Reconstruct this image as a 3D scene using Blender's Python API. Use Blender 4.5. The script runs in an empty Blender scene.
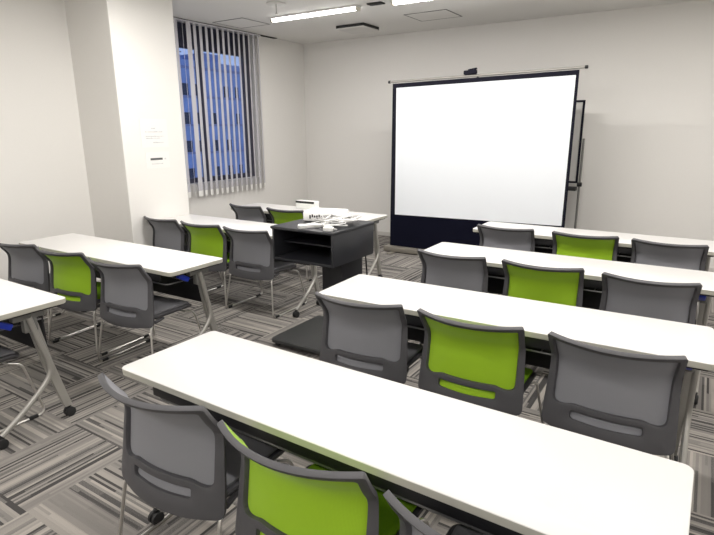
import bpy, bmesh, math, random
from mathutils import Vector, Matrix

random.seed(7)
PI = math.pi
COL = bpy.context.scene.collection

# ------------------------------------------------------------------ materials
def mat(name, color, rough=0.5, metal=0.0, noise=0.0, nscale=40.0, bump=0.0, spec=0.5, emit=None, estr=0.0, coat=0.0):
    m = bpy.data.materials.new(name); m.use_nodes = True
    nt = m.node_tree; b = nt.nodes['Principled BSDF']
    b.inputs['Base Color'].default_value = (*color, 1)
    b.inputs['Roughness'].default_value = rough
    b.inputs['Metallic'].default_value = metal
    b.inputs['Specular IOR Level'].default_value = spec
    b.inputs['Coat Weight'].default_value = coat
    if emit:
        b.inputs['Emission Color'].default_value = (*emit, 1)
        b.inputs['Emission Strength'].default_value = estr
    if noise or bump:
        tc = nt.nodes.new('ShaderNodeTexCoord')
        nz = nt.nodes.new('ShaderNodeTexNoise'); nz.inputs['Scale'].default_value = nscale
        nz.inputs['Detail'].default_value = 5
        nt.links.new(tc.outputs['Object'], nz.inputs['Vector'])
        if noise:
            rp = nt.nodes.new('ShaderNodeMapRange')
            rp.inputs['To Min'].default_value = 1 - noise; rp.inputs['To Max'].default_value = 1 + noise
            nt.links.new(nz.outputs['Fac'], rp.inputs['Value'])
            mx = nt.nodes.new('ShaderNodeVectorMath'); mx.operation = 'SCALE'
            mx.inputs[0].default_value = color
            nt.links.new(rp.outputs['Result'], mx.inputs['Scale'])
            nt.links.new(mx.outputs['Vector'], b.inputs['Base Color'])
        if bump:
            bp = nt.nodes.new('ShaderNodeBump'); bp.inputs['Strength'].default_value = bump
            bp.inputs['Distance'].default_value = 0.002
            nt.links.new(nz.outputs['Fac'], bp.inputs['Height'])
            nt.links.new(bp.outputs['Normal'], b.inputs['Normal'])
    return m

def mesh_fabric(name, color, see=0.10):
    """Knitted chair mesh: fine weave, slightly see-through, soft sheen."""
    m = bpy.data.materials.new(name); m.use_nodes = True
    nt = m.node_tree; b = nt.nodes['Principled BSDF']; out = nt.nodes['Material Output']
    tc = nt.nodes.new('ShaderNodeTexCoord')
    w1 = nt.nodes.new('ShaderNodeTexWave'); w1.bands_direction = 'X'; w1.inputs['Scale'].default_value = 90
    w2 = nt.nodes.new('ShaderNodeTexWave'); w2.bands_direction = 'Z'; w2.inputs['Scale'].default_value = 90
    for w in (w1, w2): nt.links.new(tc.outputs['Object'], w.inputs['Vector'])
    ad = nt.nodes.new('ShaderNodeMath'); ad.operation = 'ADD'
    nt.links.new(w1.outputs['Fac'], ad.inputs[0]); nt.links.new(w2.outputs['Fac'], ad.inputs[1])
    rp = nt.nodes.new('ShaderNodeMapRange'); rp.inputs['From Max'].default_value = 2
    rp.inputs['To Min'].default_value = 0.88; rp.inputs['To Max'].default_value = 1.1
    nt.links.new(ad.outputs[0], rp.inputs['Value'])
    mx = nt.nodes.new('ShaderNodeVectorMath'); mx.operation = 'SCALE'; mx.inputs[0].default_value = color
    nt.links.new(rp.outputs['Result'], mx.inputs['Scale'])
    nt.links.new(mx.outputs['Vector'], b.inputs['Base Color'])
    b.inputs['Roughness'].default_value = 0.7
    b.inputs['Sheen Weight'].default_value = 0.15
    b.inputs['Specular IOR Level'].default_value = 0.25
    tr = nt.nodes.new('ShaderNodeBsdfTransparent')
    ms = nt.nodes.new('ShaderNodeMixShader'); ms.inputs['Fac'].default_value = see
    nt.links.new(b.outputs[0], ms.inputs[1]); nt.links.new(tr.outputs[0], ms.inputs[2])
    nt.links.new(ms.outputs[0], out.inputs['Surface'])
    return m

def carpet_material():
    m = bpy.data.materials.new('striped carpet tile'); m.use_nodes = True
    nt = m.node_tree; b = nt.nodes['Principled BSDF']; N = nt.nodes.new; L = nt.links.new
    T = 0.5
    tc = N('ShaderNodeTexCoord'); sp = N('ShaderNodeSeparateXYZ')
    off = N('ShaderNodeVectorMath'); off.operation = 'ADD'; off.inputs[1].default_value = (20.245, 20.183, 0)
    L(tc.outputs['Object'], off.inputs[0]); L(off.outputs[0], sp.inputs[0])
    def mth(op, a, bb=None, c=None):
        n = N('ShaderNodeMath'); n.operation = op
        for i, v in enumerate((a, bb, c)):
            if v is None: continue
            if isinstance(v, (int, float)): n.inputs[i].default_value = v
            else: L(v, n.inputs[i])
        return n.outputs[0]
    X, Y = sp.outputs[0], sp.outputs[1]
    tx = mth('FLOOR', mth('DIVIDE', X, T)); ty = mth('FLOOR', mth('DIVIDE', Y, T))
    par = mth('MODULO', mth('ADD', tx, ty), 2)          # 0/1: quarter-turned tiles
    inv = par; par = mth('SUBTRACT', 1, inv)
    s = mth('ADD', mth('MULTIPLY', X, par), mth('MULTIPLY', Y, inv))      # across the stripes
    t = mth('ADD', mth('MULTIPLY', Y, par), mth('MULTIPLY', X, inv))      # along the stripes
    seed = mth('ADD', mth('MULTIPLY', tx, 13.7), mth('MULTIPLY', ty, 7.31))
    def streak(width, length, zoff):
        cb = N('ShaderNodeCombineXYZ')
        L(mth('FLOOR', mth('DIVIDE', s, width)), cb.inputs[0]); 
        L(mth('ADD', seed, zoff), cb.inputs[2])
        wn = N('ShaderNodeTexWhiteNoise'); wn.noise_dimensions = '3D'; L(cb.outputs[0], wn.inputs['Vector'])
        # break the stripes along their length
        cb2 = N('ShaderNodeCombineXYZ'); L(mth('FLOOR', mth('DIVIDE', s, width)), cb2.inputs[0])
        L(mth('FLOOR', mth('ADD', mth('DIVIDE', t, length), mth('MULTIPLY', wn.outputs['Value'], 5))), cb2.inputs[1]); L(mth('ADD', seed, zoff + 3), cb2.inputs[2])
        wn2 = N('ShaderNodeTexWhiteNoise'); wn2.noise_dimensions = '3D'; L(cb2.outputs[0], wn2.inputs['Vector'])
        return mth('ADD', mth('MULTIPLY', wn.outputs['Value'], 0.68), mth('MULTIPLY', wn2.outputs['Value'], 0.32))
    a = streak(0.0125, 0.42, 1.3); c = streak(0.0417, 0.9, 9.1)
    nz = N('ShaderNodeTexNoise'); nz.inputs['Scale'].default_value = 240; nz.inputs['Detail'].default_value = 3
    L(tc.outputs['Object'], nz.inputs['Vector'])
    v = mth('ADD', mth('MULTIPLY', a, 0.8), mth('MULTIPLY', c, 0.2))
    v = mth('ADD', v, mth('MULTIPLY', mth('SUBTRACT', nz.outputs['Fac'], 0.5), 0.22))
    cr = N('ShaderNodeValToRGB'); e = cr.color_ramp.elements
    e[0].position = 0.26; e[0].color = (0.060, 0.057, 0.056, 1)
    e[1].position = 0.85; e[1].color = (0.34, 0.315, 0.285, 1)
    k = e.new(0.33); k.color = (0.085, 0.081, 0.079, 1)
    k = e.new(0.40); k.color = (0.175, 0.165, 0.156, 1)
    k = e.new(0.60); k.color = (0.235, 0.220, 0.205, 1)
    L(v, cr.inputs[0]); L(cr.outputs[0], b.inputs['Base Color'])
    b.inputs['Roughness'].default_value = 0.95; b.inputs['Specular IOR Level'].default_value = 0.1
    bp = N('ShaderNodeBump'); bp.inputs['Strength'].default_value = 0.5; bp.inputs['Distance'].default_value = 0.003
    L(v, bp.inputs['Height']); L(bp.outputs[0], b.inputs['Normal'])
    return m

M = dict(
    wall=mat('warm white painted wallpaper', (0.79, 0.775, 0.75), 0.85, noise=0.015, nscale=60, bump=0.15, spec=0.2),
    ceil=mat('white ceiling board', (0.80, 0.79, 0.77), 0.9, noise=0.02, nscale=90, spec=0.1),
    base=mat('pale grey baseboard', (0.62, 0.60, 0.57), 0.6, noise=0.01),
    top=mat('white laminate', (0.715, 0.705, 0.69), 0.32, noise=0.008, nscale=8, spec=0.4),
    edge=mat('beige grey edge band', (0.47, 0.46, 0.40), 0.5, noise=0.01),
    silver=mat('silver painted steel', (0.40, 0.39, 0.365), 0.40, 0.5, noise=0.02),
    greysteel=mat('grey painted steel', (0.20, 0.20, 0.19), 0.45, 0.3, noise=0.02),
    chrome=mat('chromed steel rod', (0.66, 0.645, 0.62), 0.34, 1.0, noise=0.01),
    rod=mat('dark steel rod', (0.16, 0.16, 0.16), 0.35, 0.6, noise=0.01),
    black=mat('black painted steel', (0.012, 0.012, 0.014), 0.45, noise=0.05),
    panel=mat('black panel', (0.010, 0.010, 0.013), 0.6, noise=0.05),
    rubber=mat('black rubber', (0.015, 0.015, 0.016), 0.6, noise=0.05),
    hood=mat('dark grey caster hood', (0.07, 0.07, 0.07), 0.5, noise=0.03),
    blue=mat('blue plastic', (0.01, 0.035, 0.42), 0.4, noise=0.02),
    frame=mat('charcoal moulded plastic', (0.074, 0.073, 0.080), 0.5, noise=0.04, nscale=300, bump=0.1),
    greymesh=mesh_fabric('grey mesh fabric', (0.255, 0.258, 0.282)),
    greenmesh=mesh_fabric('lime green mesh fabric', (0.345, 0.58, 0.022)),
    greypad=mat('grey seat fabric', (0.20, 0.20, 0.215), 0.85, noise=0.10, nscale=400, bump=0.3, spec=0.2),
    greenpad=mat('lime green seat fabric', (0.22, 0.44, 0.015), 0.85, noise=0.10, nscale=400, bump=0.3, spec=0.2),
    cart=mat('dark charcoal cart steel', (0.021, 0.022, 0.027), 0.42, noise=0.06, nscale=30),
    cartin=mat('black cart inside', (0.005, 0.005, 0.009), 0.55, noise=0.05),
    cartbase=mat('charcoal cart base', (0.030, 0.031, 0.032), 0.5, noise=0.05),
    white=mat('white plastic', (0.82, 0.82, 0.81), 0.4, noise=0.01),
    cable=mat('pale grey cable', (0.40, 0.395, 0.39), 0.5, noise=0.03),
    blackcable=mat('black cable', (0.012, 0.012, 0.012), 0.5, noise=0.03),
    screen=mat('matte white screen fabric', (0.86, 0.895, 0.94), 0.8, noise=0.006, nscale=4, spec=0.15, emit=None),
    border=mat('black screen border fabric', (0.010, 0.010, 0.018), 0.8, noise=0.05, spec=0.15),
    skirt=mat('navy black screen skirt', (0.004, 0.0045, 0.013), 0.85, noise=0.05, spec=0.1),
    case=mat('beige aluminium case', (0.27, 0.25, 0.215), 0.4, 0.3, noise=0.02),
    board=mat('pale whiteboard surface', (0.62, 0.61, 0.59), 0.3, noise=0.01),
    paper=mat('white paper', (0.80, 0.79, 0.775), 0.8, noise=0.005),
    ink=mat('grey printed ink', (0.42, 0.42, 0.45), 0.8, noise=0.02),
    darkink=mat('dark printed bar', (0.08, 0.085, 0.09), 0.7, noise=0.02),
    gap=mat('dark gap', (0.02, 0.02, 0.02), 0.8, noise=0.02),
    line=mat('grey hatch rim', (0.16, 0.16, 0.155), 0.6, 0.2, noise=0.02),
    blind=mat('lilac white blind fabric', (0.60, 0.59, 0.63), 0.8, noise=0.03, nscale=200),
    hem=mat('white blind weight', (0.86, 0.85, 0.83), 0.6, noise=0.01),
    winframe=mat('dark bronze window frame', (0.085, 0.085, 0.115), 0.5, 0.2, noise=0.03),
    tube=mat('glowing light diffuser', (0.9, 0.9, 0.9), 0.5, noise=0.0, emit=(1.0, 0.97, 0.93), estr=14.0),
    lampcap=mat('cream lamp end', (0.72, 0.69, 0.60), 0.5, noise=0.01),
    facade=mat('blue dusk facade', (0.29, 0.37, 0.56), 0.8, noise=0.35, nscale=0.5),
    facadeline=mat('facade ledge', (0.26, 0.29, 0.42), 0.8, noise=0.05),
    farwin=mat('dark distant window', (0.03, 0.032, 0.05), 0.3, noise=0.05),
    farbrown=mat('dark brown distant window', (0.07, 0.055, 0.06), 0.4, noise=0.05),
)
def glass():
    m = bpy.data.materials.new('window glass'); m.use_nodes = True
    nt = m.node_tree; nt.nodes.clear()
    o = nt.nodes.new('ShaderNodeOutputMaterial'); t = nt.nodes.new('ShaderNodeBsdfTransparent')
    g = nt.nodes.new('ShaderNodeBsdfGlossy'); g.inputs['Roughness'].default_value = 0.02
    f = nt.nodes.new('ShaderNodeFresnel'); f.inputs['IOR'].default_value = 1.25
    t.inputs['Color'].default_value = (0.93, 0.95, 0.97, 1)
    mx = nt.nodes.new('ShaderNodeMixShader')
    nt.links.new(f.outputs[0], mx.inputs[0]); nt.links.new(t.outputs[0], mx.inputs[1]); nt.links.new(g.outputs[0], mx.inputs[2])
    nt.links.new(mx.outputs[0], o.inputs['Surface'])
    return m
M['glass'] = glass()
M['carpet'] = carpet_material()

# ------------------------------------------------------------------ geometry helpers
def fillet(pts, r, n=5):
    """Round the inner corners of a polyline."""
    P = [Vector(p) for p in pts]; out = [P[0]]
    for i in range(1, len(P) - 1):
        a, b, c = P[i-1], P[i], P[i+1]
        d1 = (a - b); d2 = (c - b); k = min(r, d1.length * .45, d2.length * .45)
        p0 = b + d1.normalized() * k; p2 = b + d2.normalized() * k
        for j in range(n + 1):
            t = j / n
            out.append(p0 * (1-t)**2 + b * 2*t*(1-t) + p2 * t*t)
    out.append(P[-1]); return out

def smooth_path(pts, n=8):
    P = [Vector(p) for p in pts]; P = [P[0]*2 - P[1]] + P + [P[-1]*2 - P[-2]]; out = []
    for i in range(1, len(P) - 2):
        for j in range(n):
            t = j / n; a, b, c, d = P[i-1], P[i], P[i+1], P[i+2]
            out.append(0.5*((2*b) + (c-a)*t + (2*a-5*b+4*c-d)*t*t + (3*b-a-3*c+d)*t**3))
    out.append(P[-2]); return out

class MB:
    def __init__(self): self.bm = bmesh.new()
    def loft(self, rings, cap=True, mi=0):
        vs = [[self.bm.verts.new(p) for p in r] for r in rings]; n = len(vs[0]); fs = []
        for a, b in zip(vs[:-1], vs[1:]):
            for i in range(n):
                fs.append(self.bm.faces.new((a[i], a[(i+1) % n], b[(i+1) % n], b[i])))
        if cap:
            fs.append(self.bm.faces.new(list(reversed(vs[0])))); fs.append(self.bm.faces.new(vs[-1]))
        for f in fs: f.material_index = mi
        return self
    def tube(self, pts, r, seg=8, mi=0, sx=1.0):
        P = [Vector(p) for p in pts]; rings = []; up = None
        for i, p in enumerate(P):
            d = (P[min(i+1, len(P)-1)] - P[max(i-1, 0)]).normalized()
            if up is None:
                up = Vector((1, 0, 0)) if abs(d.x) < 0.8 else Vector((0, 0, 1))
            s = d.cross(up).normalized(); up = s.cross(d).normalized()
            rr = r[i] if isinstance(r, (list, tuple)) else r
            rings.append([p + (up*math.cos(2*PI*k/seg)*sx + s*math.sin(2*PI*k/seg)) * rr for k in range(seg)])
        return self.loft(rings, True, mi)
    def box(self, c, s, rot=None, bev=0.0, mi=0):
        r = bmesh.ops.create_cube(self.bm, size=1.0); vs = r['verts']
        for v in vs: v.co = Vector((v.co.x*s[0], v.co.y*s[1], v.co.z*s[2]))
        fs = set(f for v in vs for f in v.link_faces)
        if bev:
            es = list(set(e for v in vs for e in v.link_edges))
            q = bmesh.ops.bevel(self.bm, geom=es, offset=bev, segments=2, profile=0.5, affect='EDGES')
            vs = list(set(vs_ for f in q['faces'] for vs_ in f.verts) | set(v for v in vs if v.is_valid))
            fs = set(f for v in vs for f in v.link_faces)
        R = rot if rot is not None else Matrix()
        for v in vs: v.co = R @ v.co + Vector(c)
        for f in fs: f.material_index = mi
        return self
    def span(self, a, b, bev=0.0, mi=0):
        return self.box([(a[i]+b[i])/2 for i in range(3)], [abs(b[i]-a[i]) for i in range(3)], None, bev, mi)
    def disc(self, c, axis, r, h, seg=20, bev=0.15, mi=0):
        a = Vector(axis).normalized(); u = a.orthogonal().normalized(); w = a.cross(u); c = Vector(c)
        prof = [(-.5*h, r*(1-bev)), (-.5*h*(1-bev), r), (.5*h*(1-bev), r), (.5*h, r*(1-bev))]
        return self.loft([[c + a*z + (u*math.cos(2*PI*k/seg) + w*math.sin(2*PI*k/seg))*q for k in range(seg)] for z, q in prof], True, mi)
    def poly(self, pts, mi=0):
        f = self.bm.faces.new([self.bm.verts.new(p) for p in pts]); f.material_index = mi; return self
    def build(self, name, mats, parent=None, ang=35, smooth=True):
        bmesh.ops.recalc_face_normals(self.bm, faces=self.bm.faces)
        me = bpy.data.meshes.new(name); self.bm.to_mesh(me); self.bm.free()
        for m in (mats if isinstance(mats, (list, tuple)) else [mats]): me.materials.append(m)
        if smooth:
            me.polygons.foreach_set('use_smooth', [True] * len(me.polygons))
            me.set_sharp_from_angle(angle=math.radians(ang))
        o = bpy.data.objects.new(name, me); COL.objects.link(o)
        if parent: o.parent = parent
        return o

def rr(x0, x1, y0, y1, r, z, n=5, inset=0.0):
    x0 += inset; x1 -= inset; y0 += inset; y1 -= inset; r = max(r - inset, 0.001); out = []
    for cx, cy, a in ((x1-r, y1-r, 0), (x0+r, y1-r, PI/2), (x0+r, y0+r, PI), (x1-r, y0+r, 1.5*PI)):
        for k in range(n + 1):
            t = a + PI/2*k/n; out.append(Vector((cx + r*math.cos(t), cy + r*math.sin(t), z)))
    return out

def tag(o, label=None, cat=None, group=None, kind=None):
    if label: o['label'] = label
    if cat: o['category'] = cat
    if group: o['group'] = group
    if kind: o['kind'] = kind
    return o
def thing(name, label, cat, loc=(0, 0, 0), rz=0.0, group=None):
    o = bpy.data.objects.new(name, None); COL.objects.link(o); o.empty_display_size = 0.1
    o.location = loc; o.rotation_euler = (0, 0, rz)
    return tag(o, label, cat, group)
def struct(o): o['kind'] = 'structure'; return o
def copy_tree(o, parent=None):
    c = o.copy(); COL.objects.link(c)
    if parent: c.parent = parent
    for ch in list(o.children): copy_tree(ch, c)
    return c

# ------------------------------------------------------------------ room shell
ZC, YB, XW, XL, XC = 2.808, 5.869, -3.906, -3.667, -3.032
YC1, YC2, XR, YF = 2.026, 2.724, 3.3, -3.0
b = MB(); b.span((XW-.3, YF-.1, -.1), (XR+.1, YB+.1, 0)); struct(b.build('floor', M['carpet'], smooth=False))
b = MB(); b.span((XW-.3, YF-.1, ZC), (XR+.1, YB+.1, ZC+.1)); struct(b.build('ceiling', M['ceil'], smooth=False))
b = MB(); b.span((XW-.3, YB, 0), (XR+.1, YB+.1, ZC)); struct(b.build('wall_back', M['wall'], smooth=False))
b = MB(); b.span((XR, YF, 0), (XR+.1, YB, ZC)); struct(b.build('wall_right', M['wall'], smooth=False))
b = MB(); b.span((XW, YF-.1, 0), (XR, YF, ZC)); struct(b.build('wall_front', M['wall'], smooth=False))
b = MB(); b.span((XL-.1, YF, 0), (XL, YC1, ZC)); struct(b.build('wall_left', M['wall'], smooth=False))
b = MB(); b.span((XW-.2, YC1, 0), (XC, YC2, ZC), 0.006); struct(b.build('wall_column', M['wall'], smooth=False))
WY0, WY1, WZ0, WZ1 = 2.85, 4.80, 0.90, 2.80
b = MB()
b.span((XW-.2, YC2, 0), (XW, YB, WZ0)); b.span((XW-.2, YC2, WZ1), (XW, YB, ZC))
b.span((XW-.2, YC2, WZ0), (XW, WY0, WZ1)); b.span((XW-.2, WY1, WZ0), (XW, YB, WZ1))
struct(b.build('wall_window', M['wall'], smooth=False))
win = thing('window_1', None, None, (XW-.14, 0, 0)); win['kind'] = 'structure'
b = MB(); fx = (-.03, .03)
b.span((fx[0], WY0, WZ0), (fx[1], WY0+.06, WZ1)); b.span((fx[0], 4.66, WZ0), (fx[1], WY1, WZ1))
b.span((fx[0], WY0+.06, WZ0), (fx[1], 4.66, WZ0+.06)); b.span((fx[0], WY0+.06, 2.52), (fx[1], 4.66, WZ1))
b.span((fx[0], 3.87, WZ0+.06), (fx[1], 3.95, 2.52)); 
b.build('window_frame', M['winframe'], win, smooth=False)
b = MB(); b.span((-.006, WY0+.03, WZ0+.03), (.0, 4.70, 2.56)); b.build('pane', M['glass'], win, smooth=False)
def baseboard(name, a, c): 
    q = MB(); q.span(a, c, 0.003); struct(q.build(name, M['base'], smooth=False))
baseboard('baseboard_back', (XW, YB-.012, 0), (XR, YB, .06))
baseboard('baseboard_window', (XW, YC2, 0), (XW+.012, YB-.012, .06))
baseboard('baseboard_left', (XL, YF, 0), (XL+.012, YC1, .06))
b = MB(); b.span((XL+.012, YC1-.012, 0), (XC+.012, YC1, .06)); b.span((XC, YC1, 0), (XC+.012, YC2, .06))
struct(b.build('baseboard_column', M['base'], smooth=False))
b = MB(); b.span((XW, YC2, ZC-.008), (XW+.055, 5.20, ZC+.001)); struct(b.build('pocket_shadow_1', M['gap'], smooth=False))  # shadow of the ceiling blind pocket, laid in as a thin dark strip

# ------------------------------------------------------------------ vertical blind
bl = thing('vertical_blind', 'white vertical slat blind hanging open over the dusk window', 'blind', (XW+.055, 0, 0))
b = MB(); b.span((-.016, 2.76, ZC-.028), (.016, 4.84, ZC-.008), .003); b.build('headrail', M['blind'], bl)
y = 2.79; k = 0
while y < 4.83:
    a = math.radians(27 + random.uniform(-4, 4))
    if k == 9: a = math.radians(8)
    if k == 8: a = math.radians(50)
    d = Vector((math.sin(a)*-1, math.cos(a), 0)) * .040; nrm = Vector((d.y, -d.x, 0)).normalized()
    def ring(z, sc=1.0):
        out = []
        for t in (-1, -.5, 0, .5, 1): out.append(d*t*sc + nrm*(.004*(1-t*t) + .0006) + Vector((0, 0, z)))
        for t in (1, .5, 0, -.5, -1): out.append(d*t*sc + nrm*(.004*(1-t*t) - .0006) + Vector((0, 0, z)))
        return out
    q = MB(); q.loft([ring(.80), ring(1.6), ring(ZC-.028)]); so = q.build('slat', M['blind'], bl); so.location = (0, y, 0)
    q = MB(); q.loft([ring(.745, 1.08), ring(.815, 1.08)]); q.build('slat_weight', M['hem'], so)
    y += .0915; k += 1

# ------------------------------------------------------------------ building across the street
bd = thing('office_building', 'pale office building with dark windows seen in blue dusk outside', 'building', (-50, 0, 0))
b = MB(); b.span((-14, 15, -30), (0, 70, 9.3)); b.span((-9, 47.5, 9.3), (-2, 50.5, 10.6)); b.span((-8, 44, 9.3), (-3, 45.2, 10.2))
b.build('facade', M['facade'], bd, smooth=False)
b = MB()
for z in range(-4, 5): b.span((0, 15, z*3.2-1.25), (.25, 70, z*3.2-1.0))
b.build('ledge', M['facadeline'], bd, smooth=False)
for iy, (yy, w, mk) in enumerate(((42.75, 1.0, 'farwin'), (44.3, .6, 'farwin'), (47.0, .5, 'farwin'), (49.2, .7, 'farbrown'), (51.0, .5, 'farwin'), (52.6, .9, 'farbrown'), (54.4, 1.1, 'farwin'))):
    for z in range(-1, 3):
        if (iy * 7 + z * 3) % 4 == 0 and iy > 0: continue
        h = 1.5 if iy != 5 else 2.2
        q = MB(); q.span((-.05, yy-w/2, z*3.2-.45-h/2), (.08, yy+w/2, z*3.2-.45+h/2))
        q.build('window', M[mk], bd, smooth=False)
for yy in (43.2, 45.6, 49.5):
    q = MB(); q.tube([(-4, yy, 9.2), (-4, yy, 11.6)], .07, 6); q.tube([(-4, yy-.8, 11.2), (-4, yy+.8, 11.2)], .05, 6); q.tube([(-4, yy-.5, 10.7), (-4, yy+.5, 10.7)], .05, 6)
    q.build('antenna', M['farwin'], bd)

# ------------------------------------------------------------------ ceiling fittings
LAMPL = 1.19
lamp = thing('linear_ceiling_lamp', 'long glowing linear ceiling lamp nearest the window blind', 'lamp', (-2.375, 4.09, ZC), 0, 'linear ceiling lamps')
b = MB(); b.span((-LAMPL/2, -.05, -.018), (LAMPL/2, .05, 0), .004); b.build('housing', M['white'], lamp)
b = MB()
def halfround(x):
    return [Vector((x, .034*math.cos(PI*k/10), -.018 - .030*math.sin(PI*k/10))) for k in range(11)]
b.loft([halfround(-LAMPL/2+.025), halfround(LAMPL/2-.025)]); b.build('diffuser', M['tube'], lamp)
for sx in (-1, 1):
    b = MB(); b.span((sx*(LAMPL/2-.025), -.037, -.052), (sx*LAMPL/2, .037, -.018), .004); b.build('end_cap', M['lampcap'], lamp)
lx = [-2.375, -0.785, 0.805, 2.395]; ly = [4.09, 1.85, -0.35, -2.3]  # last row is unseen fill, added behind the camera to brighten chair backs
for j, yy in enumerate(ly):
    for i, xx in enumerate(lx):
        if j == 0 and i < 2:
            if i == 1:
                c = copy_tree(lamp); c.location = (xx, yy, ZC)
                c['label'] = 'glowing linear ceiling lamp cut by the photo top, right of the dark slot'
        ld = bpy.data.lights.new('lamp and fill light', 'AREA'); ld.shape = 'RECTANGLE'; ld.size = 1.15; ld.size_y = .08
        ld.energy = (18.5, 25, 11.5, 17)[j] * (1.12 if xx < -2 else 1); ld.color = (1.0, 0.965, 0.92)
        lo = bpy.data.objects.new('lamp_and_fill_light', ld); COL.objects.link(lo); lo.location = (xx + (.5 if j == 1 and i == 0 else 0), yy, ZC-.055)

def hatch(label, x0, x1, y0, y1):
    t = thing('ceiling_hatch', label, 'hatch', ((x0+x1)/2, (y0+y1)/2, ZC)); a = (x1-x0)/2; c = (y1-y0)/2
    q = MB(); w = .012
    q.span((-a, -c, -.004), (a, -c+w, .001)); q.span((-a, c-w, -.004), (a, c, .001))
    q.span((-a, -c+w, -.004), (-a+w, c-w, .001)); q.span((a-w, -c+w, -.004), (a, c-w, .001))
    q.build('rim', M['line'], t, smooth=False)
    q = MB(); q.span((-a+w, -c+w, -.003), (a-w, c-w, .001)); q.build('cover', M['ceil'], t, smooth=False)
hatch('square ceiling access hatch right above the window blind', -3.73, -3.235, 3.88, 4.36)
hatch('square ceiling access hatch in front of the projection screen', -1.62, -1.10, 4.78, 5.24)
t = thing('air_vent', 'square white ceiling vent plate with dark sides', 'vent', (-2.44, 5.10, ZC))
b = MB(); b.span((-.20, -.19, -.034), (.20, .19, .001)); b.build('neck', M['gap'], t, smooth=False)
b = MB(); b.span((-.205, -.195, -.046), (.205, .195, -.034), .002); b.build('plate', M['board'], t)
b = MB(); b.span((-.085, -.045, -.012), (.085, .045, .001), .002)
o = b.build('air_slot', M['gap']); o.location = (-1.585, 4.11, ZC); tag(o, 'small black air slot in the ceiling between the two glowing lamps', 'vent')
t = thing('fire_sprinkler', 'round white ceiling sprinkler with a thin hanging stem', 'sprinkler', (-2.43, 3.54, ZC))
b = MB(); b.disc((0, 0, -.006), (0, 0, 1), .105, .012, 28, .3); b.build('escutcheon', M['board'], t)
b = MB(); b.tube([(0, 0, -.012), (0, 0, -.10)], .006, 8); b.disc((0, 0, -.10), (0, 0, 1), .014, .006); b.build('stem', M['silver'], t)

# ------------------------------------------------------------------ papers on the column
def paper(label, y0, y1, z0, z1, rows, bar=None):
    t = thing('paper_notice', label, 'paper', (XC, (y0+y1)/2, (z0+z1)/2)); a = (y1-y0)/2; c = (z1-z0)/2
    q = MB(); q.span((0, -a, -c), (.002, a, c)); q.build('sheet', M['paper'], t, smooth=False)
    q = MB(); n = 0
    for (zz, ya, yb, h, step) in rows:
        yy = ya
        while yy < yb:
            w = step*random.uniform(.35, .8)
            q.span((.002, yy, zz-h/2), (.0024, min(yy+w, yb), zz+h/2*random.uniform(.2, 1))); yy += step
    q.build('print', M['ink'], t, smooth=False)
    if bar:
        q = MB(); q.span((.002, bar[0], bar[2]), (.0026, bar[1], bar[3])); q.build('print_bar', M['darkink'], t, smooth=False)
paper('upper white paper notice with faint lines on the column', 2.225, 2.53, 1.40, 1.665,
      [(.045, -.03, .01, .014, .012), (.012, -.10, .09, .010, .014), (-.030, -.10, .10, .008, .014), (-.048, -.10, .06, .008, .014), (-.088, -.02, .10, .012, .012)])
paper('lower white paper notice with dark bar on the column', 2.255, 2.525, 1.20, 1.355,
      [(-.035, -.07, .06, .008, .012), (.010, .075, .095, .014, .010)], (-.085, .055, .000, .020))

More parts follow.
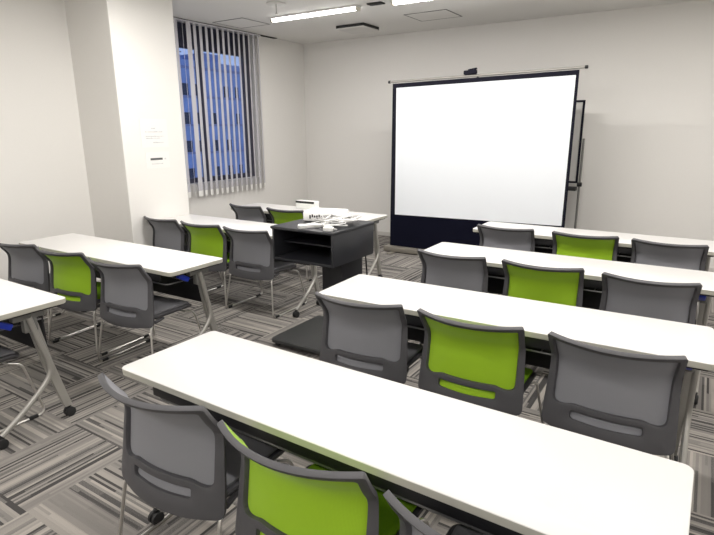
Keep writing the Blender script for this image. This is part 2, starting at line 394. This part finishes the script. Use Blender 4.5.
# ------------------------------------------------------------------ tables
L_, D_, HT = 1.83, 0.46, 0.70
def make_table():
    t = thing('folding_table', 'x', 'table', (0, 0, 0))
    x0, x1, y0, y1 = -L_/2, L_/2, -D_/2, D_/2
    b = MB()
    b.loft([rr(x0, x1, y0, y1, .028, HT-.003, 6), rr(x0, x1, y0, y1, .028, HT-.001, 6, .001), rr(x0, x1, y0, y1, .028, HT, 6, .003)])
    tt = b.build('tabletop', M['top'], t)
    b = MB(); b.loft([rr(x0, x1, y0, y1, .028, HT-.030, 6, .006), rr(x0, x1, y0, y1, .028, HT-.026, 6, .001), rr(x0, x1, y0, y1, .028, HT-.0031, 6, 0)])
    e = b.build('edge_band', M['edge'], tt); e['label'] = 'beige grey edge band'
    def Y(r): return r - D_/2
    b = MB(); b.span((x0+.025, Y(.022), HT-.042), (x1-.025, Y(.438), HT-.0301), .002); b.span((x0+.15, Y(.030), HT-.085), (x1-.15, Y(.044), HT-.040), .003); b.build('underside', M['black'], t)
    b = MB(); b.span((-.84, Y(.255), .605), (.84, Y(.315), .655), .004); b.build('beam', M['black'], t)
    b = MB(); b.span((-.76, Y(.385), .37), (.76, Y(.397), .645), .003)
    for xx in (-.5, .5): b.span((xx-.015, Y(.31), .60), (xx+.015, Y(.386), .62))
    b.build('modesty_panel', M['panel'], t)
    b = MB()
    b.tube(fillet([(-.79, Y(.37), .585), (-.79, Y(.065), .585), (.79, Y(.065), .585), (.79, Y(.37), .585)], .04), .0055, 8)
    for i in range(1, 6):
        xx = -.79 + 1.58*i/6; b.tube([(xx, Y(.065), .583), (xx, Y(.37), .583)], .004, 6)
    b.tube([(-.79, Y(.22), .581), (.79, Y(.22), .581)], .004, 6); b.tube([(-.79, Y(.37), .583), (.79, Y(.37), .583)], .004, 6)
    b.build('book_rack', M['rod'], t)
    for sx in (-1, 1):
        lx_ = sx*.84
        b = MB()
        # flat main post, slanting to the far caster
        def rect(y, z, w=.024, d=.013): return [Vector((lx_+i*d, y+j*w, z)) for i, j in ((-1, -1), (1, -1), (1, 1), (-1, 1))]
        b.loft([rect(Y(.285), .640), rect(Y(.30), .58), rect(Y(.345), .34), rect(Y(.415), .065, .02)])
        # round branch running beside it and sweeping to the near caster
        ox = lx_ + sx*.026
        b.tube(smooth_path([(ox, Y(.275), .635), (ox, Y(.305), .50), (ox, Y(.338), .37), (ox, Y(.335), .30), (ox, Y(.285), .235), (ox, Y(.17), .14), (ox, Y(.058), .062)], 6), .0145, 10)
        leg = b.build('leg', M['silver'], t)
        b = MB(); b.span((lx_-.022, Y(.20), .622), (lx_+.022, Y(.36), .668), .006); b.span((lx_-.018, Y(.25), .55), (lx_+.018, Y(.32), .63), .006)
        b.build('bracket', M['greysteel'], leg)
        for cy, cx in ((Y(.42), lx_), (Y(.050), ox)):
            b = MB(); 
            for dx in (-1, 1): b.disc((cx+dx*.012, cy, .027), (1, 0, 0), .027, .016, 20, .25)
            b.disc((cx, cy, .030), (1, 0, 0), .020, .012, 14); b.tube([(cx, cy, .03), (cx, cy, .066)], .009, 8)
            b.build('caster', M['rubber'], leg)
        b = MB(); b.box((lx_-sx*.012, Y(.165), .618), (.036, .085, .034), Matrix.Rotation(math.radians(-30), 4, 'X'), .006); b.build('flip_lever', M['blue'], t)
    return t
T0 = make_table()
tabs = {  # near-left corner x, y, rotation, label
 'R1': (-.268, .0070, -.79, 'white folding table nearest the camera in the right-hand column'),
 'R2': (-.2142, 1.1955, 1.60, 'second white folding table from the camera in the right-hand column'),
 'R3': (-.1782, 2.3262, .48, 'third white folding table from the camera in the right-hand column'),
 'R4': (-.190, 3.440, .24, 'white folding table farthest back on the right, before the projection screen'),
 'L2': (-3.119, -.0552, .06, 'white folding table cut off by the photo left edge'),
 'L3': (-3.068, 1.0201, .47, 'white folding table on the left standing before the white column'),
 'L4': (-3.026, 2.2694, -.05, 'white folding table beneath the window blind, partly behind the black cart'),
 'L5': (-3.045, 3.300, -.46, 'white folding table at the back left, behind the projector cart'),
}
first = True
for kx, (x, y, a, lab) in tabs.items():
    o = T0 if first else copy_tree(T0); first = False
    o.location = (x + L_/2, y + D_/2, 0); o.rotation_euler = (0, 0, math.radians(a))
    if kx == 'L4': o.scale = (.966, 1, 1); o.location.x -= .031
    o['label'] = lab; o['group'] = 'folding tables set in two columns'

# ------------------------------------------------------------------ chairs
PR = [(.32, .040), (.41, .056), (.53, .076), (.60, .086), (.64, .079), (.69, .043), (.755, 0.0), (.78, -.016)]
def prof(z):
    n = len(PR)
    def sl_(i):
        a, c = PR[max(i-1, 0)], PR[min(i+1, n-1)]; return (c[1]-a[1])/(c[0]-a[0])
    for i in range(n-1):
        if z <= PR[i+1][0] or i == n-2:
            h = PR[i+1][0]-PR[i][0]; t = (z-PR[i][0])/h
            h00 = 2*t**3-3*t*t+1; h10 = t**3-2*t*t+t; h01 = -2*t**3+3*t*t; h11 = t**3-t*t
            return h00*PR[i][1] + h10*h*sl_(i) + h01*PR[i+1][1] + h11*h*sl_(i+1)
HW = .243
def back_y(x, z):
    c = .050 + .030*max(0, min(1, (z-.40)/.355))
    return prof(z) - c*(1 - min(1.05, (x/HW)**2))

def resample(pts, step):
    out = []
    for i in range(len(pts)):
        a, c = Vector(pts[i]), Vector(pts[(i+1) % len(pts)]); n = max(1, int(round((c-a).length/step)))
        for k in range(n): out.append(a + (c-a)*k/n)
    return out
def rounded(poly, radii, n=6):
    """2D closed polygon with a radius for each corner."""
    out = []; N = len(poly)
    for i in range(N):
        a, b_, c = Vector(poly[i-1]), Vector(poly[i]), Vector(poly[(i+1) % N]); r = radii[i]
        d1 = (a-b_).normalized(); d2 = (c-b_).normalized()
        for j in range(n+1):
            t = j/n; p0, p2 = b_+d1*r, b_+d2*r
            out.append(p0*(1-t)**2 + b_*2*t*(1-t) + p2*t*t)
    return out

def backrest_frame_mesh():
    outer = rounded([(-.243, .756), (-.234, .62), (-.245, .45), (-.250, .333), (-.10, .321), (.10, .321), (.250, .333), (.245, .45), (.234, .62), (.243, .756), (.08, .751), (-.08, .751)],
                    [.010, .05, .03, .028, .05, .05, .028, .03, .05, .010, .06, .06])
    hole = rounded([(-.222, .739), (-.210, .62), (-.212, .436), (-.165, .441), (-.130, .454), (.130, .454), (.165, .441), (.212, .436), (.210, .62), (.222, .739), (.0, .734)],
                   [.012, .05, .034, .015, .015, .015, .015, .034, .05, .012, .08])
    slot = rounded([(-.135, .428), (-.135, .390), (0, .386), (.135, .390), (.135, .428), (0, .428)], [.010, .012, .05, .012, .010, .05])
    bm = bmesh.new(); edges = []
    for loop in (outer, hole, slot):
        pts = resample([(p[0], p[1], 0) for p in loop], .011)
        pts = [p for i, p in enumerate(pts) if (p - pts[i-1]).length > .0015]
        vs = [bm.verts.new(p) for p in pts]
        edges += [bm.edges.new((vs[i], vs[(i+1) % len(vs)])) for i in range(len(vs))]
    bmesh.ops.triangle_fill(bm, use_beauty=True, use_dissolve=False, edges=edges)
    inner = [f for f in bm.faces if (lambda c: (abs(c.x) < .20 and .460 < c.y < .725) or (abs(c.x) < .13 and .393 < c.y < .425))(f.calc_center_median())]
    if inner: bmesh.ops.delete(bm, geom=inner, context='FACES_ONLY')
    bmesh.ops.subdivide_edges(bm, edges=[e for e in bm.edges if e.calc_length() > .02 and not e.is_boundary], cuts=1)
    bmesh.ops.triangulate(bm, faces=bm.faces)
    for v in bm.verts:
        x, z = v.co.x, v.co.y; v.co = (x, back_y(x, z), z)
    bmesh.ops.recalc_face_normals(bm, faces=bm.faces)
    me = bpy.data.meshes.new('tmp'); bm.to_mesh(me); bm.free()
    o = bpy.data.objects.new('tmp', me); COL.objects.link(o)
    s = o.modifiers.new('s', 'SOLIDIFY'); s.thickness = .018; s.offset = 0
    v = o.modifiers.new('b', 'BEVEL'); v.width = .005; v.segments = 2; v.limit_method = 'ANGLE'; v.angle_limit = math.radians(50)
    dg = bpy.context.evaluated_depsgraph_get()
    me2 = bpy.data.meshes.new_from_object(o.evaluated_get(dg)); bpy.data.objects.remove(o)
    me2.name = 'backrest_frame'; me2.materials.clear(); me2.materials.append(M['frame'])
    me2.polygons.foreach_set('use_smooth', [True]*len(me2.polygons)); me2.set_sharp_from_angle(angle=math.radians(40))
    return me2

def slab(b, rings, bend):
    b.loft([[Vector((p.x, p.y, p.z + bend(p.x, p.y))) for p in r] for r in rings])

def make_chair(colour):
    t = thing('mesh_chair', 'x', 'chair')
    fm = bpy.data.objects.new('backrest_frame', BACK); COL.objects.link(fm); fm.parent = t
    # woven panel set into the frame
    b = MB(); nu, nv = 20, 18; g = [[], []]
    for s_ in (0, 1):
        for j in range(nv+1):
            z = .428 + (.748-.428)*j/nv; hw = .233 - .005*math.sin(PI*j/nv)
            g[s_].append([b.bm.verts.new((hw*(2*i/nu-1), back_y(hw*(2*i/nu-1), z) + (.0125 if s_ else .0085), z)) for i in range(nu+1)])
    for s_ in (0, 1):
        for j in range(nv):
            for i in range(nu):
                q = [g[s_][j][i], g[s_][j][i+1], g[s_][j+1][i+1], g[s_][j+1][i]]
                b.bm.faces.new(q if s_ == 0 else q[::-1])
    rim = lambda q: q[0][:] + [r[-1] for r in q[1:]] + q[-1][-2::-1] + [r[0] for r in q[-2:0:-1]]
    ra_, rb_ = rim(g[0]), rim(g[1])
    for i in range(len(ra_)): b.bm.faces.new((ra_[i], ra_[i-1], rb_[i-1], rb_[i]))
    mp = b.build('mesh_panel', M[colour+'mesh'], t); mp['label'] = ('lime green' if colour == 'green' else 'grey') + ' mesh back panel'
    b = MB(); g = []
    for z, dy in ((.384, .004), (.404, .006), (.412, .010), (.412, .016), (.384, .014)):
        g.append([Vector((-.138 + .276*i/12, back_y(-.138 + .276*i/12, z) + dy, z)) for i in range(13)])
    vs = [[b.bm.verts.new(p) for p in r] for r in g]
    for a_, c_ in zip(vs, vs[1:] + vs[:1]):
        for i in range(12): b.bm.faces.new((a_[i], a_[i+1], c_[i+1], c_[i]))
    st = b.build('slot_strip', M[colour+'mesh'], t); st['label'] = ('lime green' if colour == 'green' else 'grey') + ' fabric strip in the slot'
    # seat: moulded shell and upholstered pad, waterfall front edge
    def bend(x, y): return -.030*max(0, (y-.31)/.15)**2 + .012*(x/.23)**2
    def grid_rings(spec):
        return [rr(-.226, .226, .035, .452, .065, z-.020, 7, ins) for z, ins in spec]
    b = MB(); slab(b, grid_rings([(.372, .05), (.376, .012), (.392, 0), (.402, .003), (.404, .010)]), bend)
    b.build('seat_shell', M['frame'], t)
    b = MB(); slab(b, grid_rings([(.4045, .020), (.414, .020), (.420, .028), (.423, .04), (.424, .09), (.423, .15), (.422, .20)]), bend)
    sp = b.build('seat_pad', M[colour+'pad'], t); sp['label'] = ('lime green' if colour == 'green' else 'grey') + ' seat pad'
    # connection between seat and backrest
    for sx in (-1, 1):
        b = MB()
        b.tube([(sx*.205, .17, .352), (sx*.222, .08, .350), (sx*.228, .058, .37), (sx*.226, .066, .44)], [.010, .012, .012, .008], 8)
        b.build('back_bracket', M['frame'], t)
    # sled base
    for sx in (-1, 1):
        b = MB()
        b.tube(fillet([(sx*.205, .16, .344), (sx*.228, .040, .342), (sx*.268, -.01, .0075), (sx*.268, .495, .0075), (sx*.222, .430, .318), (sx*.205, .37, .338)], .045, 6), .0068, 8)
        lg = b.build('sled_leg', M['chrome'], t)
        for yy in (.045, .425):
            b = MB(); b.box((sx*.268, yy, .009), (.018, .05, .018), None, .004); b.build('glide', M['rubber'], lg)
    b = MB()
    for yy, zz in ((.16, .342), (.37, .335)): b.tube([(-.205, yy, zz), (.205, yy, zz)], .0065, 8)
    b.build('crossbar', M['chrome'], t)
    return t
BACK = backrest_frame_mesh()
CH = {'grey': None, 'green': None}
def place_chair(colour, x, y, rz, label, group):
    if CH[colour] is None: o = CH[colour] = make_chair(colour)
    else: o = copy_tree(CH[colour])
    o.location = (x, y, 0); o.rotation_euler = (0, 0, math.radians(rz)); o['label'] = label; o['group'] = group
R1g, R2g, R3g, R4g = ('chairs at the nearest right-hand table', 'chairs at the second right-hand table', 'chairs at the third right-hand table', 'chairs at the last right-hand table')
L2g, L3g, L4g, L5g = ('chairs at the table cut by the left edge', 'chairs at the left table before the column', 'chairs at the table beneath the blind', 'chairs at the back left table')
for c in [
 ('grey', .072, -.101, 3.0, 'grey mesh chair at the nearest table, at its left corner', R1g),
 ('green', .650, -.109, 1.3, 'lime green mesh chair closest to the camera', R1g),
 ('grey', 1.205, -.125, 1.0, 'grey chair whose back corner alone shows at the photo bottom', R1g),
 ('grey', .128, 1.055, 5.0, 'grey mesh chair left of the green chair at the second right-hand table', R2g),
 ('green', .694, 1.077, .8, 'lime green mesh chair at the second right-hand table', R2g),
 ('grey', 1.278, 1.093, .6, 'grey mesh chair right of the green chair at the second right-hand table', R2g),
 ('grey', .128, 2.211, 0, 'grey mesh chair left of the green chair at the third right-hand table', R3g),
 ('green', .718, 2.228, 2.0, 'lime green mesh chair at the third right-hand table', R3g),
 ('grey', 1.307, 2.216, 2.4, 'grey mesh chair right of the green chair at the third right-hand table', R3g),
 ('grey', .124, 3.372, -1.0, 'grey mesh chair left of the green chair at the last right-hand table', R4g),
 ('green', .755, 3.380, 3.0, 'lime green mesh chair nearest the projection screen', R4g),
 ('grey', 1.332, 3.368, -.8, 'grey mesh chair right of the green chair at the last right-hand table', R4g),
 ('grey', -1.77, -.19, 0, 'grey chair tucked under the table cut by the left edge', L2g),
 ('grey', -2.80, .870, 6.0, 'grey mesh chair at the far left end of the table before the column', L3g),
 ('green', -2.238, .897, 6.1, 'lime green mesh chair at the left table before the column', L3g),
 ('grey', -1.610, .895, 5.4, 'grey mesh chair right of the green chair at the table before the column', L3g),
 ('grey', -2.815, 2.180, -2.0, 'grey mesh chair beside the white column, under the blind', L4g),
 ('green', -2.255, 2.169, 1.4, 'lime green mesh chair at the table beneath the window blind', L4g),
 ('grey', -1.706, 2.172, 2.8, 'grey mesh chair just left of the black projector cart', L4g),
 ('grey', -2.735, 3.236, -2.5, 'grey mesh chair at the back left table, left of its green chair', L5g),
 ('green', -2.160, 3.230, 1.9, 'lime green mesh chair at the back left table, beside the projector', L5g)]:
    place_chair(*c)

# ------------------------------------------------------------------ projector cart
ct = thing('projector_cart', 'black open-shelf projector cart on a flat wheeled base', 'cart', (-.775, 2.02, 0))
X0, X1, Y0, Y1 = -.262, .262, -.262, .262
b = MB(); b.span((X0-.006, Y0-.008, .884), (X1+.006, Y1+.006, .904), .005); b.build('top', M['cart'], ct)
for xa in (X0, X1-.016):
    b = MB(); b.span((xa, Y0+.004, .664), (xa+.016, Y1, .884), .002); b.build('side_panel', M['cart'], ct)
b = MB(); b.span((X0+.016, Y1-.014, .68), (X1-.016, Y1, .884)); b.build('back_panel', M['cartin'], ct)
b = MB(); b.span((X0+.016, Y0+.002, .664), (X1-.016, Y1-.014, .682), .002); b.build('bottom_panel', M['cart'], ct)
b = MB(); b.span((X0+.016, Y0+.10, .776), (X1-.016, Y1-.014, .786), .001); b.build('shelf', M['cartin'], ct)
b = MB(); b.span((.015, -.05, .065), (.185, .23, .664), .004); b.build('column', M['cartin'], ct)
b = MB(); b.loft([rr(-.30, .28, -.29, .31, .03, .030, 5, .004), rr(-.30, .28, -.29, .31, .03, .034, 5), rr(-.30, .28, -.29, .31, .03, .058, 5), rr(-.30, .28, -.29, .31, .03, .064, 5, .008)])
b.build('base', M['cartbase'], ct)
for cx, cy in ((-.26, -.25), (.24, -.25), (-.26, .27), (.24, .27)):
    b = MB()
    for dx in (-1, 1): b.disc((cx+dx*.009, cy, .015), (1, 0, 0), .015, .012, 16, .2)
    b.build('caster', M['rubber'], ct)

# things on the cart
pj = thing('projector', 'white projector lying on top of the black cart', 'projector', (-.835, 2.14, .904), math.radians(14))
b = MB(); b.loft([rr(-.15, .15, -.105, .105, .03, .006, 6, .006), rr(-.15, .15, -.105, .105, .03, .012, 6), rr(-.15, .15, -.105, .105, .03, .066, 6), rr(-.15, .15, -.105, .105, .03, .078, 6, .008), rr(-.15, .15, -.105, .105, .03, .081, 6, .03)])
b.build('housing', M['white'], pj)
b = MB()
for i in range(7): b.box((-.085 + i*.018, -.1055, .040 + .004*((i*5) % 3)), (.011, .003, .026 - .006*(i % 3)), None, 0)
b.build('vent', M['gap'], pj, smooth=False)
b = MB(); b.disc((-.1505, -.03, .040), (1, 0, 0), .026, .014, 20); b.build('lens', M['black'], pj)
for sx in (-1, 1):
    b = MB(); b.disc((sx*.11, -.06, .003), (0, 0, 1), .010, .006, 12); b.build('foot', M['rubber'], pj)
ps = thing('power_strip', 'white power strip lying at the front of the cart top', 'power strip', (-.735, 1.865, .904), math.radians(52))
b = MB(); b.loft([rr(-.12, .12, -.02, .02, .014, 0, 5, .003), rr(-.12, .12, -.02, .02, .014, .006, 5), rr(-.12, .12, -.02, .02, .014, .022, 5), rr(-.12, .12, -.02, .02, .014, .028, 5, .006)]); b.build('body', M['white'], ps)
b = MB()
for i in range(4): b.box((-.075+.045*i, 0, .0285), (.004, .014, .001)); b.box((-.063+.045*i, 0, .0285), (.004, .014, .001))
b.build('socket', M['gap'], ps, smooth=False)
pl = thing('power_plug', 'white adapter plug at the front right corner of the cart', 'plug', (-.575, 1.80, .904), math.radians(20))
b = MB(); b.loft([rr(-.035, .035, -.022, .022, .012, 0, 5, .003), rr(-.035, .035, -.022, .022, .012, .005, 5), rr(-.035, .035, -.022, .022, .012, .024, 5), rr(-.035, .035, -.022, .022, .012, .029, 5, .006)]); b.build('body', M['white'], pl)
b = MB(); b.tube([(.035, 0, .014), (.06, 0, .012)], [.008, .004], 8); b.build('strain_relief', M['cable'], pl)
cabs = ['loose pale cable curling beside the power strip', 'pale cable looped over the middle of the heap on the cart', 'pale cable on the right rear of the cart heap', 'pale cable crossing in front of the projector', 'topmost pale cable of the heap on the cart']
for i in range(5):
    r2 = random.Random(20+i); cx, cy = (-.70, 1.96) if i in (0, 3) else (-.63, 2.02); pts = []
    cx += r2.uniform(-.03, .03); cy += r2.uniform(-.05, .05)
    for k in range(16):
        a = k*1.25 + i*1.1; ra = .085 + .065*math.sin(k*1.7+i)
        pts.append((min(-.54, cx + ra*1.0*math.cos(a)), min(2.24, cy + ra*1.25*math.sin(a)), max(.909, .912 + .007*i + .012*(1+math.sin(k*2.1+i*.7)) + .0008*k)))
    b = MB(); b.tube(smooth_path(pts, 6), (.0042, .0050, .0042, .0046, .0060)[i], 7)
    o = b.build('cable', M['cable'] if i % 2 else M['white']); tag(o, cabs[i], 'cable', 'white cables heaped on the cart')
b = MB(); b.tube(smooth_path([(-.60, 2.297, .72), (-.625, 2.33, .55), (-.72, 2.60, .30), (-.86, 3.05, .10), (-.95, 3.40, .012), (-.955, 3.62, .007), (-1.0, 3.84, .007), (-.82, 4.0, .007), (-.4, 3.98, .007)][0:1] +
      [(-.62, 2.36, .50), (-.70, 2.52, .26), (-.72, 2.72, .02), (-.72, 2.86, .007), (-.64, 3.00, .007), (-.50, 3.06, .007), (-.30, 3.10, .007), (-.05, 3.3, .007)], 8), .0058, 8)
tag(b.build('power_cable', M['blackcable']), 'black power cable trailing from the cart to the carpet', 'cable')

# white box on back-left table
bx = thing('storage_box', 'small white box with a black strip on the back left table', 'box', (-2.20, 3.665, HT))
b = MB(); b.span((-.135, -.04, 0), (.135, .04, .092), .005); b.build('body', M['white'], bx)
b = MB(); b.span((-.132, -.0415, .064), (.122, -.039, .088), .0005); b.build('strip', M['gap'], bx, smooth=False)

# ------------------------------------------------------------------ projection screen
sc = thing('projection_screen', 'pull-up white projection screen with black border and floor case', 'projection screen', (0, 5.0, 0))
def quad_slab(b, pts, y0, y1):
    b.loft([[Vector((x, y0, z)) for x, z in pts], [Vector((x, y1, z)) for x, z in pts]])
b = MB(); quad_slab(b, [(-1.818, .489), (.243, .525), (.251, 2.078), (-1.818, 2.040)], -.003, -.0012); b.build('screen_surface', M['screen'], sc, smooth=False)
b = MB(); quad_slab(b, [(-1.885, .489), (.277, .525), (.281, 2.128), (-1.870, 2.090)], -.001, .001); b.build('border', M['border'], sc, smooth=False)
b = MB(); quad_slab(b, [(-1.885, .075), (.270, .075), (.277, .525), (-1.885, .489)], -.0012, .0008); b.build('skirt', M['skirt'], sc, smooth=False)
b = MB(); b.tube([(-1.905, 0, 2.112), (.335, 0, 2.150)], .014, 10); b.build('top_bar', M['silver'], sc)
for x, z in ((-1.915, 2.112), (.345, 2.150)):
    b = MB(); b.disc((x, 0, z), (1, 0, 0), .017, .03, 14); b.build('end_knob', M['black'], sc)
b = MB(); b.box((-.875, -.01, 2.166), (.15, .05, .045), Matrix.Rotation(math.radians(-1), 4, 'Y'), .01); b.box((-.85, -.01, 2.196), (.10, .035, .02), Matrix.Rotation(math.radians(-8), 4, 'Y'), .006); b.build('handle', M['border'], sc)
b = MB(); b.span((-1.94, -.085, .012), (.33, .055, .078), .012); b.build('case', M['case'], sc)
for x in (-1.80, .20):
    b = MB(); b.span((x-.03, -.19, 0), (x+.03, .16, .014), .004); b.build('foot', M['case'], sc)
for x in (-1.2, -.4):
    b = MB(); b.tube([(x+.4, .03, .09), (x, .05, 1.1), (x+.4, .03, 2.12)], .012, 8); b.build('support_arm', M['black'], sc)

# ------------------------------------------------------------------ whiteboard stand behind the screen
wb = thing('whiteboard_stand', 'black-framed whiteboard on a stand, half hidden behind the projection screen', 'whiteboard', (-.35, 5.62, 0))
b = MB(); w = .022
b.span((-.62, -.012, .935), (-.62+w, .012, 1.86)); b.span((.60-w, -.012, .935), (.60, .012, 1.86))
b.span((-.62+w, -.012, .935), (.60-w, .012, .935+w)); b.span((-.62+w, -.012, 1.86-w), (.60-w, .012, 1.86)); b.build('board_frame', M['border'], wb, smooth=False)
b = MB(); b.span((-.61, -.004, .945), (.59, .006, 1.85)); b.build('board', M['board'], wb, smooth=False)
for sx in (-.645, .622):
    b = MB(); b.tube([(sx, 0, .05), (sx, 0, 1.44)], .013, 10); b.build('post', M['greysteel'], wb)
    b = MB(); b.tube([(sx, -.20, .035), (sx, .20, .035)], .018, 8); b.build('foot', M['greysteel'], wb)
    b = MB(); b.disc((sx, 0, .92), (1, 0, 0), .026, .05, 14); b.build('knob', M['black'], wb)
b = MB(); b.span((-.60, -.07, .85), (.60, .02, .895), .006); b.build('tray', M['black'], wb)
b = MB(); b.tube([(-.645, 0, .25), (.622, 0, .25)], .012, 8); b.build('crossbar', M['greysteel'], wb)

# ------------------------------------------------------------------ world, camera
w = bpy.data.worlds.new('dusk'); bpy.context.scene.world = w; w.use_nodes = True
nt = w.node_tree; bg = nt.nodes['Background']
tc = nt.nodes.new('ShaderNodeTexCoord'); sp = nt.nodes.new('ShaderNodeSeparateXYZ'); cr = nt.nodes.new('ShaderNodeValToRGB')
nt.links.new(tc.outputs['Generated'], sp.inputs[0]); nt.links.new(sp.outputs[2], cr.inputs[0]); nt.links.new(cr.outputs[0], bg.inputs['Color'])
cr.color_ramp.elements[0].position = 0.0; cr.color_ramp.elements[0].color = (.46, .58, .90, 1)
cr.color_ramp.elements[1].position = 0.6; cr.color_ramp.elements[1].color = (.16, .26, .70, 1)
bg.inputs['Strength'].default_value = 1.0

cx, cy, cz, yaw, pitch, roll, F = 1.4884, -1.0615, 1.5624, 32.713, 14.4833, -0.3214, 537.388
ya, pa, ra = (math.radians(v) for v in (yaw, pitch, roll))
fwd = Vector((-math.sin(ya)*math.cos(pa), math.cos(ya)*math.cos(pa), -math.sin(pa)))
right = Vector((math.cos(ya), math.sin(ya), 0)); up = right.cross(fwd)
r2 = right*math.cos(ra) + up*math.sin(ra); u2 = up*math.cos(ra) - right*math.sin(ra)
cd = bpy.data.cameras.new('camera'); cam = bpy.data.objects.new('camera', cd); COL.objects.link(cam)
R = Matrix((r2, u2, -fwd)).transposed().to_4x4(); R.translation = Vector((cx, cy, cz)); cam.matrix_world = R
cd.sensor_width = 36; cd.lens = F/714*36; cd.clip_start = .02; cd.clip_end = 300
scn = bpy.context.scene; scn.camera = cam
scn.view_settings.view_transform = 'Standard'; scn.view_settings.look = 'None'
scn.view_settings.exposure = 0.0
scn.cycles.max_bounces = 8
